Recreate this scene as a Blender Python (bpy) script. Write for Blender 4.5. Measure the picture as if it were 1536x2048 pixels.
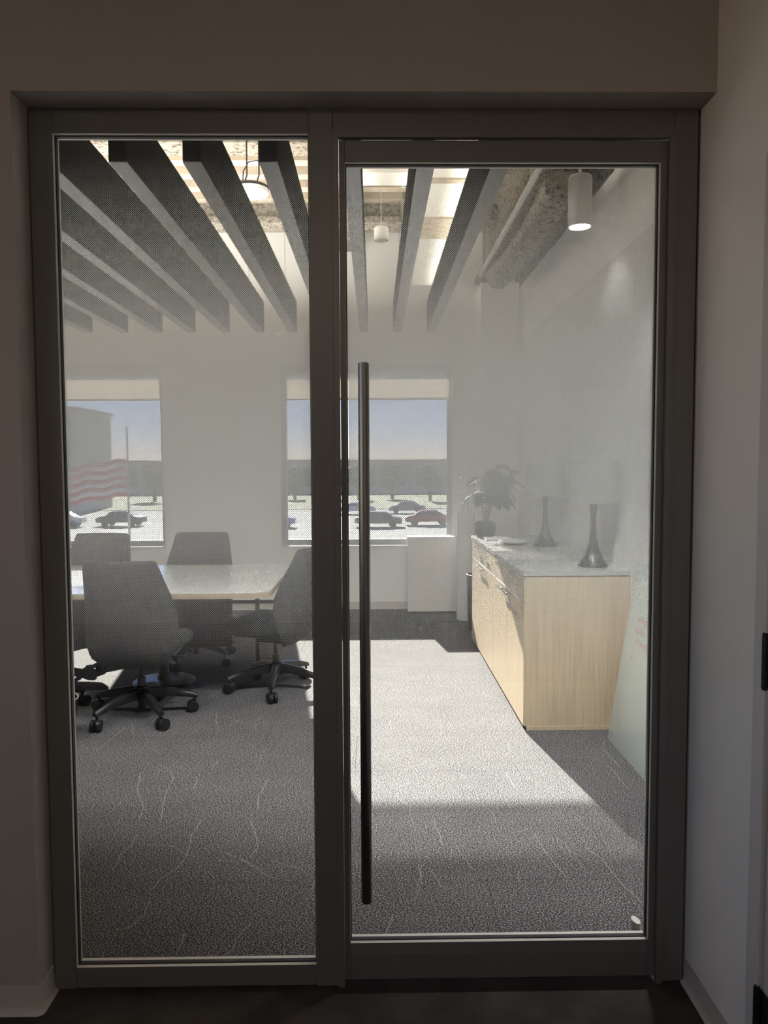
import bpy, bmesh, math, random
from mathutils import Vector, Matrix
for o in list(bpy.data.objects): bpy.data.objects.remove(o)
scn = bpy.context.scene
C = scn.collection
PI = math.pi
sin, cos, rad = math.sin, math.cos, math.radians

# ------------------------------------------------------------------ camera
cam_d = bpy.data.cameras.new('camera')
cam = bpy.data.objects.new('camera', cam_d); C.objects.link(cam)
YAW, PITCH, ROLL = rad(0.76), rad(3.35), rad(-0.26)
fw = Vector((sin(YAW)*cos(PITCH), cos(YAW)*cos(PITCH), -sin(PITCH)))
rt = fw.cross(Vector((0, 0, 1))).normalized(); up = rt.cross(fw)
R_ = rt*cos(ROLL)+up*sin(ROLL); U_ = -rt*sin(ROLL)+up*cos(ROLL)
m = Matrix((R_, U_, -fw)).transposed().to_4x4(); m.translation = (0, 0, 1.49)
cam.matrix_world = m
cam_d.sensor_fit = 'VERTICAL'; cam_d.sensor_height = 36; cam_d.lens = 1500/2048*36
cam_d.clip_start = 0.05; cam_d.clip_end = 1000
scn.camera = cam

# ------------------------------------------------------------------ light
SUN_AZ, SUN_EL = rad(8.5), rad(25.0)       # the sun stands beyond the far windows, a little to the left
SUN_W, SKY_W, EXPOSURE = 15.6, 0.125, 1.24
world = bpy.data.worlds.new('world'); scn.world = world; world.use_nodes = True
nt = world.node_tree; nt.nodes.clear()
sky = nt.nodes.new('ShaderNodeTexSky'); sky.sky_type = 'NISHITA'; sky.sun_disc = False
sky.sun_elevation = SUN_EL; sky.sun_rotation = -SUN_AZ; sky.air_density = 1.0; sky.dust_density = 0.0; sky.ozone_density = 4.0
bg = nt.nodes.new('ShaderNodeBackground'); bg.inputs['Strength'].default_value = SKY_W
wo = nt.nodes.new('ShaderNodeOutputWorld')
tint = nt.nodes.new('ShaderNodeMix'); tint.data_type = 'RGBA'; tint.blend_type = 'MULTIPLY'; tint.inputs[0].default_value = 1.0
tint.inputs[7].default_value = (1.0, 0.89, 1.06, 1)
nt.links.new(sky.outputs[0], tint.inputs[6]); nt.links.new(tint.outputs[2], bg.inputs[0]); nt.links.new(bg.outputs[0], wo.inputs[0])
sd = bpy.data.lights.new('sun', 'SUN'); sd.energy = SUN_W; sd.angle = rad(0.6); sd.color = (1.0, 0.93, 0.82)
so = bpy.data.objects.new('sun', sd); C.objects.link(so); so.location = (-3, 30, 20)
travel = Vector((sin(SUN_AZ)*cos(SUN_EL), -cos(SUN_AZ)*cos(SUN_EL), -sin(SUN_EL)))
so.rotation_euler = travel.to_track_quat('-Z', 'Y').to_euler()
vs = scn.view_settings
scn.display_settings.display_device = 'sRGB'
vs.view_transform = 'Standard'; vs.look = 'None'; vs.gamma = 1.0; vs.exposure = EXPOSURE; vs.use_curve_mapping = False
cy = scn.cycles
cy.max_bounces = 14; cy.diffuse_bounces = 8; cy.glossy_bounces = 5; cy.transmission_bounces = 8; cy.transparent_max_bounces = 40
cy.sample_clamp_indirect = 8.0; cy.caustics_reflective = False; cy.caustics_refractive = False

# ------------------------------------------------------------------ material helpers
def new_mat(name):
    mt = bpy.data.materials.new(name); mt.use_nodes = True
    n = mt.node_tree; n.nodes.clear()
    out = n.nodes.new('ShaderNodeOutputMaterial')
    return mt, n, out
class NT:
    def __init__(s, n): s.n = n
    def node(s, t, **kw):
        x = s.n.nodes.new(t)
        for k, v in kw.items():
            if k.startswith('i_'): x.inputs[k[2:]].default_value = v
            else: setattr(x, k, v)
        return x
    def link(s, a, b): s.n.links.new(a, b)
    def math(s, op, a, b=None, c=None):
        x = s.n.nodes.new('ShaderNodeMath'); x.operation = op
        for i, v in enumerate((a, b, c)):
            if v is None: continue
            if isinstance(v, (int, float)): x.inputs[i].default_value = v
            else: s.link(v, x.inputs[i])
        return x.outputs[0]
    def ramp(s, fac, stops, mode='LINEAR'):
        r = s.n.nodes.new('ShaderNodeValToRGB'); r.color_ramp.interpolation = mode
        els = r.color_ramp.elements
        while len(els) < len(stops): els.new(0.5)
        for e, (p, c) in zip(els, stops):
            e.position = p; e.color = (c, c, c, 1) if isinstance(c, (int, float)) else (*c, 1)
        s.link(fac, r.inputs[0]); return r.outputs[0]
def pbr(name, col, rough=0.5, metal=0.0, noise=0.0, nscale=20.0, stretch=(1, 1, 1), bump=0.0, bscale=None, spec=0.5, dark=None):
    mt, n, out = new_mat(name); h = NT(n)
    b = h.node('ShaderNodeBsdfPrincipled')
    b.inputs['Base Color'].default_value = (*col, 1); b.inputs['Roughness'].default_value = rough
    b.inputs['Metallic'].default_value = metal; b.inputs['Specular IOR Level'].default_value = spec
    if noise or bump:
        g = h.node('ShaderNodeNewGeometry'); mp = h.node('ShaderNodeMapping'); mp.inputs['Scale'].default_value = stretch
        h.link(g.outputs['Position'], mp.inputs[0])
        t = h.node('ShaderNodeTexNoise', i_Scale=nscale, i_Detail=4.0, i_Roughness=0.6); h.link(mp.outputs[0], t.inputs['Vector'])
        lo = dark or tuple(c*(1-noise) for c in col); hi = tuple(min(1, c*(1+noise)) for c in col)
        if noise: h.link(h.ramp(t.outputs[0], [(0.3, lo), (0.7, hi)]), b.inputs['Base Color'])
        if bump:
            t2 = t
            if bscale: t2 = h.node('ShaderNodeTexNoise', i_Scale=bscale, i_Detail=3.0); h.link(mp.outputs[0], t2.inputs['Vector'])
            bp = h.node('ShaderNodeBump', i_Strength=bump, i_Distance=0.01); h.link(t2.outputs[0], bp.inputs['Height']); h.link(bp.outputs[0], b.inputs['Normal'])
    h.link(b.outputs[0], out.inputs[0]); return mt
def glass_mat(name, tint, refl=1.0):
    mt, n, out = new_mat(name); h = NT(n)
    tr = h.node('ShaderNodeBsdfTransparent'); tr.inputs[0].default_value = (*tint, 1)
    gl = h.node('ShaderNodeBsdfGlossy'); gl.inputs['Roughness'].default_value = 0.0; gl.inputs[0].default_value = (1, 1, 1, 1)
    fr = h.node('ShaderNodeFresnel', i_IOR=1.45)
    mx = h.node('ShaderNodeMixShader'); h.link(h.math('MULTIPLY', fr.outputs[0], refl), mx.inputs[0])
    h.link(tr.outputs[0], mx.inputs[1]); h.link(gl.outputs[0], mx.inputs[2]); h.link(mx.outputs[0], out.inputs[0]); return mt
def frit_mat(name, a=0.00368):
    """film printed with white dots on a diagonal lattice; the dots grow towards mid height"""
    mt, n, out = new_mat(name); h = NT(n)
    g = h.node('ShaderNodeNewGeometry'); sp = h.node('ShaderNodeSeparateXYZ'); h.link(g.outputs['Position'], sp.inputs[0])
    x, z = sp.outputs[0], sp.outputs[2]
    k = 1/(a*math.sqrt(2))
    u = h.math('MULTIPLY', h.math('ADD', x, z), k); v = h.math('MULTIPLY', h.math('SUBTRACT', x, z), k)
    fu = h.math('SUBTRACT', h.math('FRACT', u), 0.5); fv = h.math('SUBTRACT', h.math('FRACT', v), 0.5)
    d = h.math('SQRT', h.math('ADD', h.math('MULTIPLY', fu, fu), h.math('MULTIPLY', fv, fv)))
    zz = h.math('DIVIDE', h.math('SUBTRACT', z, 0.85), 1.60)             # 0 at z=.85, 1 at z=2.45
    def zr(Z): return (Z-0.85)/1.60
    # dot radius in lattice cells by height
    prof = [(0.895, 0.0), (0.96, 0.155), (1.05, 0.255), (1.15, 0.345), (1.27, 0.43), (1.38, 0.485), (1.50, 0.53), (1.68, 0.555),
            (1.80, 0.525), (1.90, 0.465), (1.99, 0.415), (2.08, 0.36), (2.17, 0.29), (2.24, 0.22), (2.30, 0.14), (2.36, 0.0)]
    r = h.ramp(zz, [(zr(Z), R) for Z, R in prof])
    w = h.math('SUBTRACT', r, d)
    mask = h.math('GREATER_THAN', w, 0.0)
    # film carrier: a hint of haze
    df = h.node('ShaderNodeBsdfDiffuse'); df.inputs[0].default_value = (0.89, 0.935, 0.985, 1)
    tl = h.node('ShaderNodeBsdfTranslucent'); tl.inputs[0].default_value = (0.89, 0.935, 0.985, 1)
    dm = h.node('ShaderNodeMixShader'); dm.inputs[0].default_value = FRIT_T; h.link(df.outputs[0], dm.inputs[1]); h.link(tl.outputs[0], dm.inputs[2])
    tr = h.node('ShaderNodeBsdfTransparent'); tr.inputs[0].default_value = (0.985, 0.985, 0.98, 1)
    hz = h.node('ShaderNodeMixShader'); hz.inputs[0].default_value = 0.022; h.link(tr.outputs[0], hz.inputs[1]); h.link(tl.outputs[0], hz.inputs[2])
    mx = h.node('ShaderNodeMixShader'); h.link(mask, mx.inputs[0]); h.link(hz.outputs[0], mx.inputs[1]); h.link(dm.outputs[0], mx.inputs[2])
    h.link(mx.outputs[0], out.inputs[0]); return mt
FRIT_T = 0.86
def carpet_mat():
    mt, n, out = new_mat('carpet'); h = NT(n)
    g = h.node('ShaderNodeNewGeometry'); mp = h.node('ShaderNodeMapping'); mp.inputs['Scale'].default_value = (1, 1.5, 1)
    h.link(g.outputs['Position'], mp.inputs[0])
    t = h.node('ShaderNodeTexNoise', i_Scale=175.0, i_Detail=2.0, i_Roughness=0.7); h.link(mp.outputs[0], t.inputs['Vector'])
    t2 = h.node('ShaderNodeTexNoise', i_Scale=3.0, i_Detail=2.0); h.link(mp.outputs[0], t2.inputs['Vector'])
    f = h.math('ADD', t.outputs[0], h.math('MULTIPLY', h.math('SUBTRACT', t2.outputs[0], 0.5), 0.03))
    col = h.ramp(f, [(0.38, (0.010, 0.010, 0.012)), (0.465, (0.036, 0.036, 0.039)), (0.54, (0.096, 0.095, 0.098)), (0.645, (0.40, 0.395, 0.395))])
    b = h.node('ShaderNodeBsdfPrincipled', i_Roughness=0.95); b.inputs['Specular IOR Level'].default_value = 0.1
    h.link(col, b.inputs['Base Color'])
    h.link(b.outputs[0], out.inputs[0]); return mt
def wood_mat(name, lo, hi, axis, rough=0.45, scale=9.0):
    mt, n, out = new_mat(name); h = NT(n)
    g = h.node('ShaderNodeNewGeometry'); mp = h.node('ShaderNodeMapping')
    sc = [scale*6]*3; sc[axis] = scale*0.18; mp.inputs['Scale'].default_value = sc
    h.link(g.outputs['Position'], mp.inputs[0])
    t = h.node('ShaderNodeTexNoise', i_Scale=1.6, i_Detail=5.0, i_Roughness=0.65, i_Distortion=0.4); h.link(mp.outputs[0], t.inputs['Vector'])
    b = h.node('ShaderNodeBsdfPrincipled', i_Roughness=rough)
    h.link(h.ramp(t.outputs[0], [(0.3, lo), (0.7, hi)]), b.inputs['Base Color'])
    h.link(b.outputs[0], out.inputs[0]); return mt
def spray_mat(name, lo, hi, scale=28.0):
    mt, n, out = new_mat(name); h = NT(n)
    g = h.node('ShaderNodeNewGeometry')
    t = h.node('ShaderNodeTexNoise', i_Scale=scale, i_Detail=6.0, i_Roughness=0.8); h.link(g.outputs['Position'], t.inputs['Vector'])
    b = h.node('ShaderNodeBsdfPrincipled', i_Roughness=0.95); b.inputs['Specular IOR Level'].default_value = 0.05
    h.link(h.ramp(t.outputs[0], [(0.40, lo), (0.52, hi), (0.7, tuple(min(1, c*1.15) for c in hi))]), b.inputs['Base Color'])
    bp = h.node('ShaderNodeBump', i_Strength=1.0, i_Distance=0.03); h.link(t.outputs[0], bp.inputs['Height']); h.link(bp.outputs[0], b.inputs['Normal'])
    h.link(b.outputs[0], out.inputs[0]); return mt
def translucent_mat(name, col, trans, through=0.0):
    """woven cloth: reflects, glows when lit from behind, lets a share straight through its weave"""
    mt, n, out = new_mat(name); h = NT(n)
    df = h.node('ShaderNodeBsdfDiffuse'); df.inputs[0].default_value = (*col, 1)
    tl = h.node('ShaderNodeBsdfTranslucent'); tl.inputs[0].default_value = (*col, 1)
    mx = h.node('ShaderNodeMixShader'); mx.inputs[0].default_value = trans
    h.link(df.outputs[0], mx.inputs[1]); h.link(tl.outputs[0], mx.inputs[2])
    tr = h.node('ShaderNodeBsdfTransparent'); m2 = h.node('ShaderNodeMixShader'); m2.inputs[0].default_value = through
    h.link(mx.outputs[0], m2.inputs[1]); h.link(tr.outputs[0], m2.inputs[2])
    h.link(m2.outputs[0], out.inputs[0]); return mt
def lamp_mat(name, col, s):
    mt, n, out = new_mat(name); h = NT(n)
    e = h.node('ShaderNodeEmission', i_Strength=s); e.inputs[0].default_value = (*col, 1); h.link(e.outputs[0], out.inputs[0]); return mt

MT = dict(
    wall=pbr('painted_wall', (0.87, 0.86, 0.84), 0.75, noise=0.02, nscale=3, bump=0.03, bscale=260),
    wall_cor_shaded=pbr('shaded_corridor_paint', (0.41, 0.372, 0.34), 0.7, noise=0.02, nscale=3, bump=0.04, bscale=260),  # corridor paint darkened to stand for the dim light on the front wall
    wall_cor_lit=pbr('lit_corridor_paint', (0.82, 0.80, 0.77), 0.6, noise=0.02, nscale=3, bump=0.04, bscale=260),  # corridor paint made paler to stand for light falling on the right wall
    rubber_base=pbr('rubber_base', (0.50, 0.47, 0.44), 0.55, noise=0.03, nscale=8),
    concrete=pbr('dark_concrete', (0.046, 0.040, 0.035), 0.85, noise=0.35, nscale=7, bump=0.1, bscale=60, spec=0.15),
    alu=pbr('anodised_aluminium', (0.178, 0.174, 0.168), 0.42, metal=0.25, noise=0.03, nscale=40, stretch=(1, 1, .05)),
    silver=pbr('silver_glazing_stop', (0.62, 0.61, 0.58), 0.5, metal=0.2, noise=0.02, nscale=30),
    gasket=pbr('black_gasket', (0.006, 0.006, 0.007), 0.6),
    black_gap=pbr('sealant_shadow_gap', (0.008, 0.008, 0.008), 0.9),
    steel=pbr('brushed_steel', (0.27, 0.265, 0.25), 0.26, metal=1.0, noise=0.06, nscale=60, stretch=(1, 1, .05)),
    chrome=pbr('chrome', (0.75, 0.76, 0.78), 0.12, metal=1.0),
    pane=glass_mat('clear_pane', (0.985, 0.99, 0.985), 0.5),
    win=glass_mat('window_pane', (0.93, 0.94, 0.95), 0.6),
    warm_tint_pane=glass_mat('warm_tint_pane', (0.97, 0.90, 0.82), 0.6),  # panes of the added corridor window, tinted to warm its daylight
    frit=frit_mat('dotted_film'),
    carpet=carpet_mat(),
    yarn=pbr('pale_yarn', (0.215, 0.208, 0.195), 0.9, noise=0.5, nscale=190),
    black_plastic=pbr('black_plastic', (0.012, 0.012, 0.013), 0.38, noise=0.1, nscale=30),
    fabric=pbr('charcoal_fabric', (0.022, 0.022, 0.024), 0.9, noise=0.25, nscale=240, bump=0.2),
    fabric_back=pbr('charcoal_shell', (0.026, 0.026, 0.027), 0.75, noise=0.2, nscale=200, bump=0.15),
    laminate=pbr('pale_laminate', (0.62, 0.61, 0.59), 0.16, noise=0.02, nscale=4),
    edge_wood=wood_mat('edge_band', (0.36, 0.28, 0.18), (0.50, 0.40, 0.27), 0),
    oak=wood_mat('pale_oak', (0.42, 0.335, 0.23), (0.60, 0.495, 0.355), 2),
    top=pbr('grey_worktop', (0.40, 0.39, 0.37), 0.22, noise=0.05, nscale=12),
    board=wood_mat('bleached_board', (0.66, 0.64, 0.59), (0.76, 0.74, 0.69), 2, 0.6),
    baffle=pbr('charcoal_felt', (0.011, 0.0113, 0.012), 0.95, noise=0.15, nscale=80, spec=0.05),
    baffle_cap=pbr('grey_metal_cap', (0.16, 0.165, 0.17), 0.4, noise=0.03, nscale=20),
    spray=spray_mat('spray_fireproofing', (0.13, 0.11, 0.09), (0.50, 0.45, 0.38)),
    deck=pbr('roof_deck', (0.43, 0.37, 0.295), 0.8, noise=0.15, nscale=6, bump=0.1, bscale=40),
    white_metal=pbr('white_metal', (0.66, 0.645, 0.61), 0.4, noise=0.02, nscale=10),
    galv=pbr('galvanised', (0.52, 0.51, 0.49), 0.4, metal=0.4, noise=0.1, nscale=30),
    win_frame=pbr('grey_window_frame', (0.30, 0.31, 0.32), 0.5, noise=0.03, nscale=20),
    sill=pbr('white_sill', (0.75, 0.74, 0.71), 0.35, noise=0.02, nscale=10),
    shade=translucent_mat('shade_cloth', (0.60, 0.47, 0.29), 0.35, 0.17),
    lampshade=translucent_mat('lamp_shade_cloth', (0.40, 0.41, 0.385), 0.4),
    dark_lamp=pbr('dark_lamp_base', (0.02, 0.021, 0.023), 0.25, noise=0.1, nscale=20),
    ceramic=pbr('white_ceramic', (0.80, 0.79, 0.76), 0.2, noise=0.02, nscale=10),
    dark_pot=pbr('dark_pot', (0.035, 0.035, 0.037), 0.5, noise=0.1, nscale=20),
    leaf=pbr('dark_leaf', (0.016, 0.028, 0.017), 0.75, noise=0.3, nscale=30),
    leaf_pale=pbr('pale_leaf', (0.45, 0.46, 0.36), 0.4, noise=0.2, nscale=30),
    twig=pbr('twig', (0.16, 0.11, 0.07), 0.8, noise=0.2, nscale=60),
    soil=pbr('soil', (0.03, 0.022, 0.015), 0.95, noise=0.3, nscale=80),
    glassboard=pbr('glass_board', (0.60, 0.68, 0.66), 0.07, noise=0.01, nscale=3),
    board_edge=pbr('glass_board_edge', (0.30, 0.45, 0.42), 0.1),
    red_ink=pbr('red_marker', (0.62, 0.10, 0.10), 0.6),
    hinge=pbr('black_hinge', (0.012, 0.012, 0.013), 0.4, noise=0.05, nscale=30),
    door_paint=pbr('door_paint', (0.58, 0.57, 0.56), 0.5, noise=0.02, nscale=5),
    strip=lamp_mat('fill_strip_glow', (1.0, 0.90, 0.74), 4.0),  # glow of the fill strips added on the baffle tops
    pend_lens=lamp_mat('pendant_lens', (1.0, 0.95, 0.88), 1.2),
    lit=lamp_mat('fill_lamp_glow', (1.0, 0.86, 0.66), 1.5),
    asphalt=pbr('asphalt', (0.17, 0.168, 0.17), 0.9, noise=0.2, nscale=0.3),
    pavement=pbr('pavement', (0.34, 0.33, 0.32), 0.9, noise=0.1, nscale=0.6),
    grass=pbr('dry_grass', (0.20, 0.22, 0.10), 0.95, noise=0.3, nscale=0.8),
    foliage=pbr('tree_foliage', (0.17, 0.18, 0.15), 0.9, noise=0.5, nscale=1.4),  # foliage paled, distant haze put into the colour
    bark=pbr('bark', (0.10, 0.08, 0.06), 0.9, noise=0.3, nscale=5),
    stucco=pbr('pale_stucco', (0.66, 0.62, 0.56), 0.8, noise=0.05, nscale=1),
    bglass=pbr('building_glass', (0.06, 0.08, 0.10), 0.1),
    roof=pbr('flat_roof', (0.40, 0.38, 0.36), 0.8, noise=0.1, nscale=1),
    tyre=pbr('tyre', (0.02, 0.02, 0.02), 0.8), flag_red=pbr('flag_red', (0.62, 0.07, 0.08), 0.7, noise=0.05, nscale=5), flag_white=pbr('flag_white', (0.80, 0.79, 0.77), 0.7, noise=0.03, nscale=5),
)
for i, c in enumerate([(0.75, 0.75, 0.74), (0.05, 0.06, 0.08), (0.30, 0.31, 0.33), (0.10, 0.16, 0.30), (0.35, 0.05, 0.05)]):
    MT['car%d' % i] = pbr('car_paint_%d' % i, c, 0.2, noise=0.02, nscale=2)

# ------------------------------------------------------------------ mesh helpers
def BM(): return bmesh.new()
def box(bm, x0, x1, y0, y1, z0, z1, bev=0.0, seg=2):
    r = bmesh.ops.create_cube(bm, size=1.0)
    vs_ = r['verts']
    bmesh.ops.scale(bm, vec=(x1-x0, y1-y0, z1-z0), verts=vs_)
    bmesh.ops.translate(bm, vec=((x0+x1)/2, (y0+y1)/2, (z0+z1)/2), verts=vs_)
    if bev:
        es = list({e for v in vs_ for e in v.link_edges})
        bmesh.ops.bevel(bm, geom=es, offset=bev, segments=seg, profile=0.5, affect='EDGES')
    return vs_
def cyl(bm, p0, p1, r0, r1=None, seg=20, caps=True):
    r1 = r0 if r1 is None else r1
    p0, p1 = Vector(p0), Vector(p1); d = p1-p0
    r = bmesh.ops.create_cone(bm, cap_ends=caps, segments=seg, radius1=r0, radius2=r1, depth=d.length)
    q = Vector((0, 0, 1)).rotation_difference(d.normalized()).to_matrix().to_4x4(); q.translation = (p0+p1)/2
    bmesh.ops.transform(bm, matrix=q, verts=r['verts'])
    return r['verts']
def lathe(bm, prof, seg=28, cx=0, cy_=0, cap=True):
    rings = []
    for r, z in prof:
        rings.append([bm.verts.new((cx+r*cos(2*PI*i/seg), cy_+r*sin(2*PI*i/seg), z)) for i in range(seg)])
    for a, b in zip(rings, rings[1:]):
        for i in range(seg): bm.faces.new((a[i], a[(i+1) % seg], b[(i+1) % seg], b[i]))
    if cap:
        bm.faces.new(rings[0][::-1]); bm.faces.new(rings[-1])
def sweep(bm, pts, rads, seg=10):
    """tube along a polyline"""
    pts = [Vector(p) for p in pts]
    if isinstance(rads, (int, float)): rads = [rads]*len(pts)
    rings = []
    for i, p in enumerate(pts):
        t = (pts[min(i+1, len(pts)-1)]-pts[max(i-1, 0)]).normalized()
        a = t.orthogonal().normalized() if i == 0 else (prev-t*prev.dot(t)).normalized()
        prev = a; b = t.cross(a)
        rings.append([bm.verts.new(p+(a*cos(2*PI*k/seg)+b*sin(2*PI*k/seg))*rads[i]) for k in range(seg)])
    for a, b in zip(rings, rings[1:]):
        for i in range(seg): bm.faces.new((a[i], a[(i+1) % seg], b[(i+1) % seg], b[i]))
    bm.faces.new(rings[0][::-1]); bm.faces.new(rings[-1])
def loft(bm, rows, closed=False):
    V = [[bm.verts.new(p) for p in r] for r in rows]
    for a, c in zip(V, V[1:]):
        for i in range(len(a)-1): bm.faces.new((a[i], a[i+1], c[i+1], c[i]))
    return V
def prism(bm, poly, axis, a, b):
    """extrude a 2-D polygon along axis from a to b (poly in the two other axes, in xyz order)"""
    def P(u, v, w): return {0: (w, u, v), 1: (u, w, v), 2: (u, v, w)}[axis]
    A = [bm.verts.new(P(u, v, a)) for u, v in poly]; B = [bm.verts.new(P(u, v, b)) for u, v in poly]
    bm.faces.new(A); bm.faces.new(B[::-1])
    n = len(poly)
    for i in range(n): bm.faces.new((A[i], B[i], B[(i+1) % n], A[(i+1) % n]))
def mesh_of(bm, name, smooth=False):
    bmesh.ops.recalc_face_normals(bm, faces=bm.faces)
    me = bpy.data.meshes.new(name); bm.to_mesh(me); bm.free()
    if smooth:
        for p in me.polygons: p.use_smooth = True
        me.set_sharp_from_angle(angle=rad(38))
    return me
def obj(name, bm, mat, parent=None, smooth=False, loc=None):
    me = bm if isinstance(bm, bpy.types.Mesh) else mesh_of(bm, name, smooth)
    if mat is not None and not me.materials: me.materials.append(MT[mat] if isinstance(mat, str) else mat)
    o = bpy.data.objects.new(name, me); C.objects.link(o)
    if parent is not None: o.parent = parent
    if loc is not None: o.location = loc
    return o
def bobj(name, dims, mat, parent=None, bev=0.0, loc=None):
    b = BM(); box(b, *dims, bev=bev); return obj(name, b, mat, parent, loc=loc)
def tag(o, label, cat=None, group=None, kind=None):
    o['label'] = label
    if cat: o['category'] = cat
    if group: o['group'] = group
    if kind: o['kind'] = kind
    return o
def thing(name, label, cat, loc=(0, 0, 0), rz=0.0, group=None, kind=None):
    o = bpy.data.objects.new(name, None); C.objects.link(o); o.empty_display_size = 0.1
    o.location = loc; o.rotation_euler = (0, 0, rz)
    return tag(o, label, cat, group, kind)
def copy_tree(o, parent=None):
    c = o.copy(); C.objects.link(c); c.parent = parent
    for ch in o.children: copy_tree(ch, c)
    return c
def struct(name, bm, mat, label, cat, smooth=False):
    return tag(obj(name, bm, mat, None, smooth), label, cat, kind='structure')

# ------------------------------------------------------------------ room shell
XL, XR, YF, YB, ZD = -4.6, 1.455, 7.88, 2.20, 3.95
# far wall with two window openings
W = [(-4.0, -2.195), (-0.98, 0.835)]; WZ0, WZ1 = 0.655, 2.58; WT = 0.20
b = BM()
xs = [XL-0.2, W[0][0], W[0][1], W[1][0], W[1][1], XR+0.3]
box(b, xs[0], xs[5], YF, YF+WT, -0.1, WZ0); box(b, xs[0], xs[5], YF, YF+WT, WZ1, ZD+0.1)
for i in (0, 2, 4): box(b, xs[i], xs[i+1], YF, YF+WT, WZ0, WZ1)
struct('wall_far', b, 'wall', 'white painted far wall around the two outside windows', 'wall')
b = BM(); box(b, XL-0.2, XL, YB-0.2, YF, -0.1, ZD+0.1); struct('wall_left', b, 'wall', 'plain white wall on the left side of the meeting room', 'wall')
# right wall: painted wall with bleached boards below and sprayed band above
b = BM(); box(b, XR, XR+0.2, YB-0.1, YF, -0.1, 3.27)
wr = struct('wall_right', b, 'wall', 'right wall of the meeting room, boarded below and painted above', 'wall')
bobj('fireproofed_band', (XR+0.02, XR+0.2, YB-0.1, YF, 3.27, ZD+0.1), 'spray', wr)
y = YB+0.01; bd = BM(); box(bd, 0, 0.014, 0, 0.241, 0.0, 2.728, bev=0.003, seg=1); bdm = mesh_of(bd, 'wall_board')
n = 0
while y+0.245 <= YF+0.01:
    obj('wall_board', bdm, 'board', wr, loc=(XR-0.015, y, 0.012)); y += 0.2455; n += 1
# boxed-out chase in the far right corner
b = BM(); box(b, 1.06, XR-0.02, 7.45, YF, 0, 3.3); struct('wall_chase', b, 'wall', 'white boxed-out chase in the far right corner of the room', 'wall')
# wall that holds the glazed front
FX0, FX1, FZ = -0.925, 0.894, 2.458
b = BM()
box(b, -3.4, FX0, 1.99, YB, -0.1, 3.4); box(b, FX0, FX1, 1.99, YB, FZ, 3.4)
wfr = struct('wall_front', b, 'wall_cor_shaded', 'corridor wall around the glazed door opening, its dimness painted into the colour', 'wall')
b = BM(); box(b, -4.8, -3.4, 1.99, YB, -0.1, ZD+0.1); box(b, -3.4, XR+0.2, 2.05, YB, 3.4, ZD+0.1); box(b, FX1+0.11, XR+0.2, 2.06, YB, -0.1, 3.4)
struct('wall_front_room', b, 'wall', 'room-side continuation of the wall beside the glazed front', 'wall')
# corridor
b = BM()
DY0, DY1, DZ = 0.74, 1.715, 2.19
box(b, FX1, FX1+0.11, DY1, YB, -0.1, 3.4); box(b, FX1, FX1+0.11, -3.0, DY0, -0.1, 3.4); box(b, FX1, FX1+0.11, DY0, DY1, DZ, 3.4)
struct('wall_corridor_right', b, 'wall_cor_lit', 'right corridor wall with a hinged door, its light painted in as a paler colour', 'wall')
b = BM(); box(b, -3.5, -3.4, -3.0, 1.99, 2.75, 3.0); box(b, -3.5, -3.4, 1.85, 1.99, -0.1, 2.75); box(b, -3.5, -3.4, -3.0, 1.85, -0.1, 1.0)
struct('wall_corridor_left', b, 'wall_cor_lit', 'left end wall of the corridor below the added window', 'wall')
w5 = thing('window_4', 'wide window added at the unseen left end of the corridor for daylight', 'window', (-3.45, -0.575, 1.0), kind='structure')  # window added at the unseen corridor end to light the right wall
for k in range(5): bobj('jamb', (-.03, .03, -2.425+1.2*k, -2.375+1.2*k, 0, 1.75), 'win_frame', w5)
for k in range(4): bobj('pane', (-.004, .004, -2.375+1.2*k, -1.225+1.2*k, 0.0, 1.75), 'warm_tint_pane', w5)
b = BM(); box(b, -3.5, FX1+0.11, -3.1, -3.0, -0.1, 3.0); struct('wall_corridor_back', b, 'wall_cor_lit', 'wall at the back of the corridor behind the viewer', 'wall')
b = BM(); box(b, -3.5, FX1+0.11, -3.1, 1.99, 2.95, 3.05); struct('ceiling_corridor', b, 'wall_cor_lit', 'flat corridor ceiling above the viewer', 'ceiling')
b = BM(); box(b, -3.5, FX1+0.11, -3.1, 2.135, -0.1, 0.0); struct('floor_corridor', b, 'concrete', 'dark polished concrete floor of the corridor', 'floor')
# carpet tiles
b = BM(); box(b, XL, XR+0.02, 2.135, YF, -0.1, -0.006)
fl = struct('floor', b, 'gasket', 'dark flecked carpet floor of the meeting room', 'carpet')
tb = BM(); box(tb, 0.0007, 1.0-0.0007, 0.0007, 0.4993, -0.006, 0.0); tm = mesh_of(tb, 'carpet_tile')
j = 0
yy = 2.127
YS = [2.135, 2.627]+[2.627+0.49*k for k in range(1, 11)]
YS.append(YF)
for j in range(len(YS)-1):
    x = XL-(0.5 if j % 2 else 0.0)
    while x < XR:
        x0, x1 = max(x, XL), min(x+1.0, XR)
        if x1-x0 > 0.02:
            t = obj('carpet_tile', tm, 'carpet', fl, loc=(x0, YS[j], 0)); t.scale = (x1-x0, (YS[j+1]-YS[j])/0.5, 1)
        x += 1.0
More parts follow.
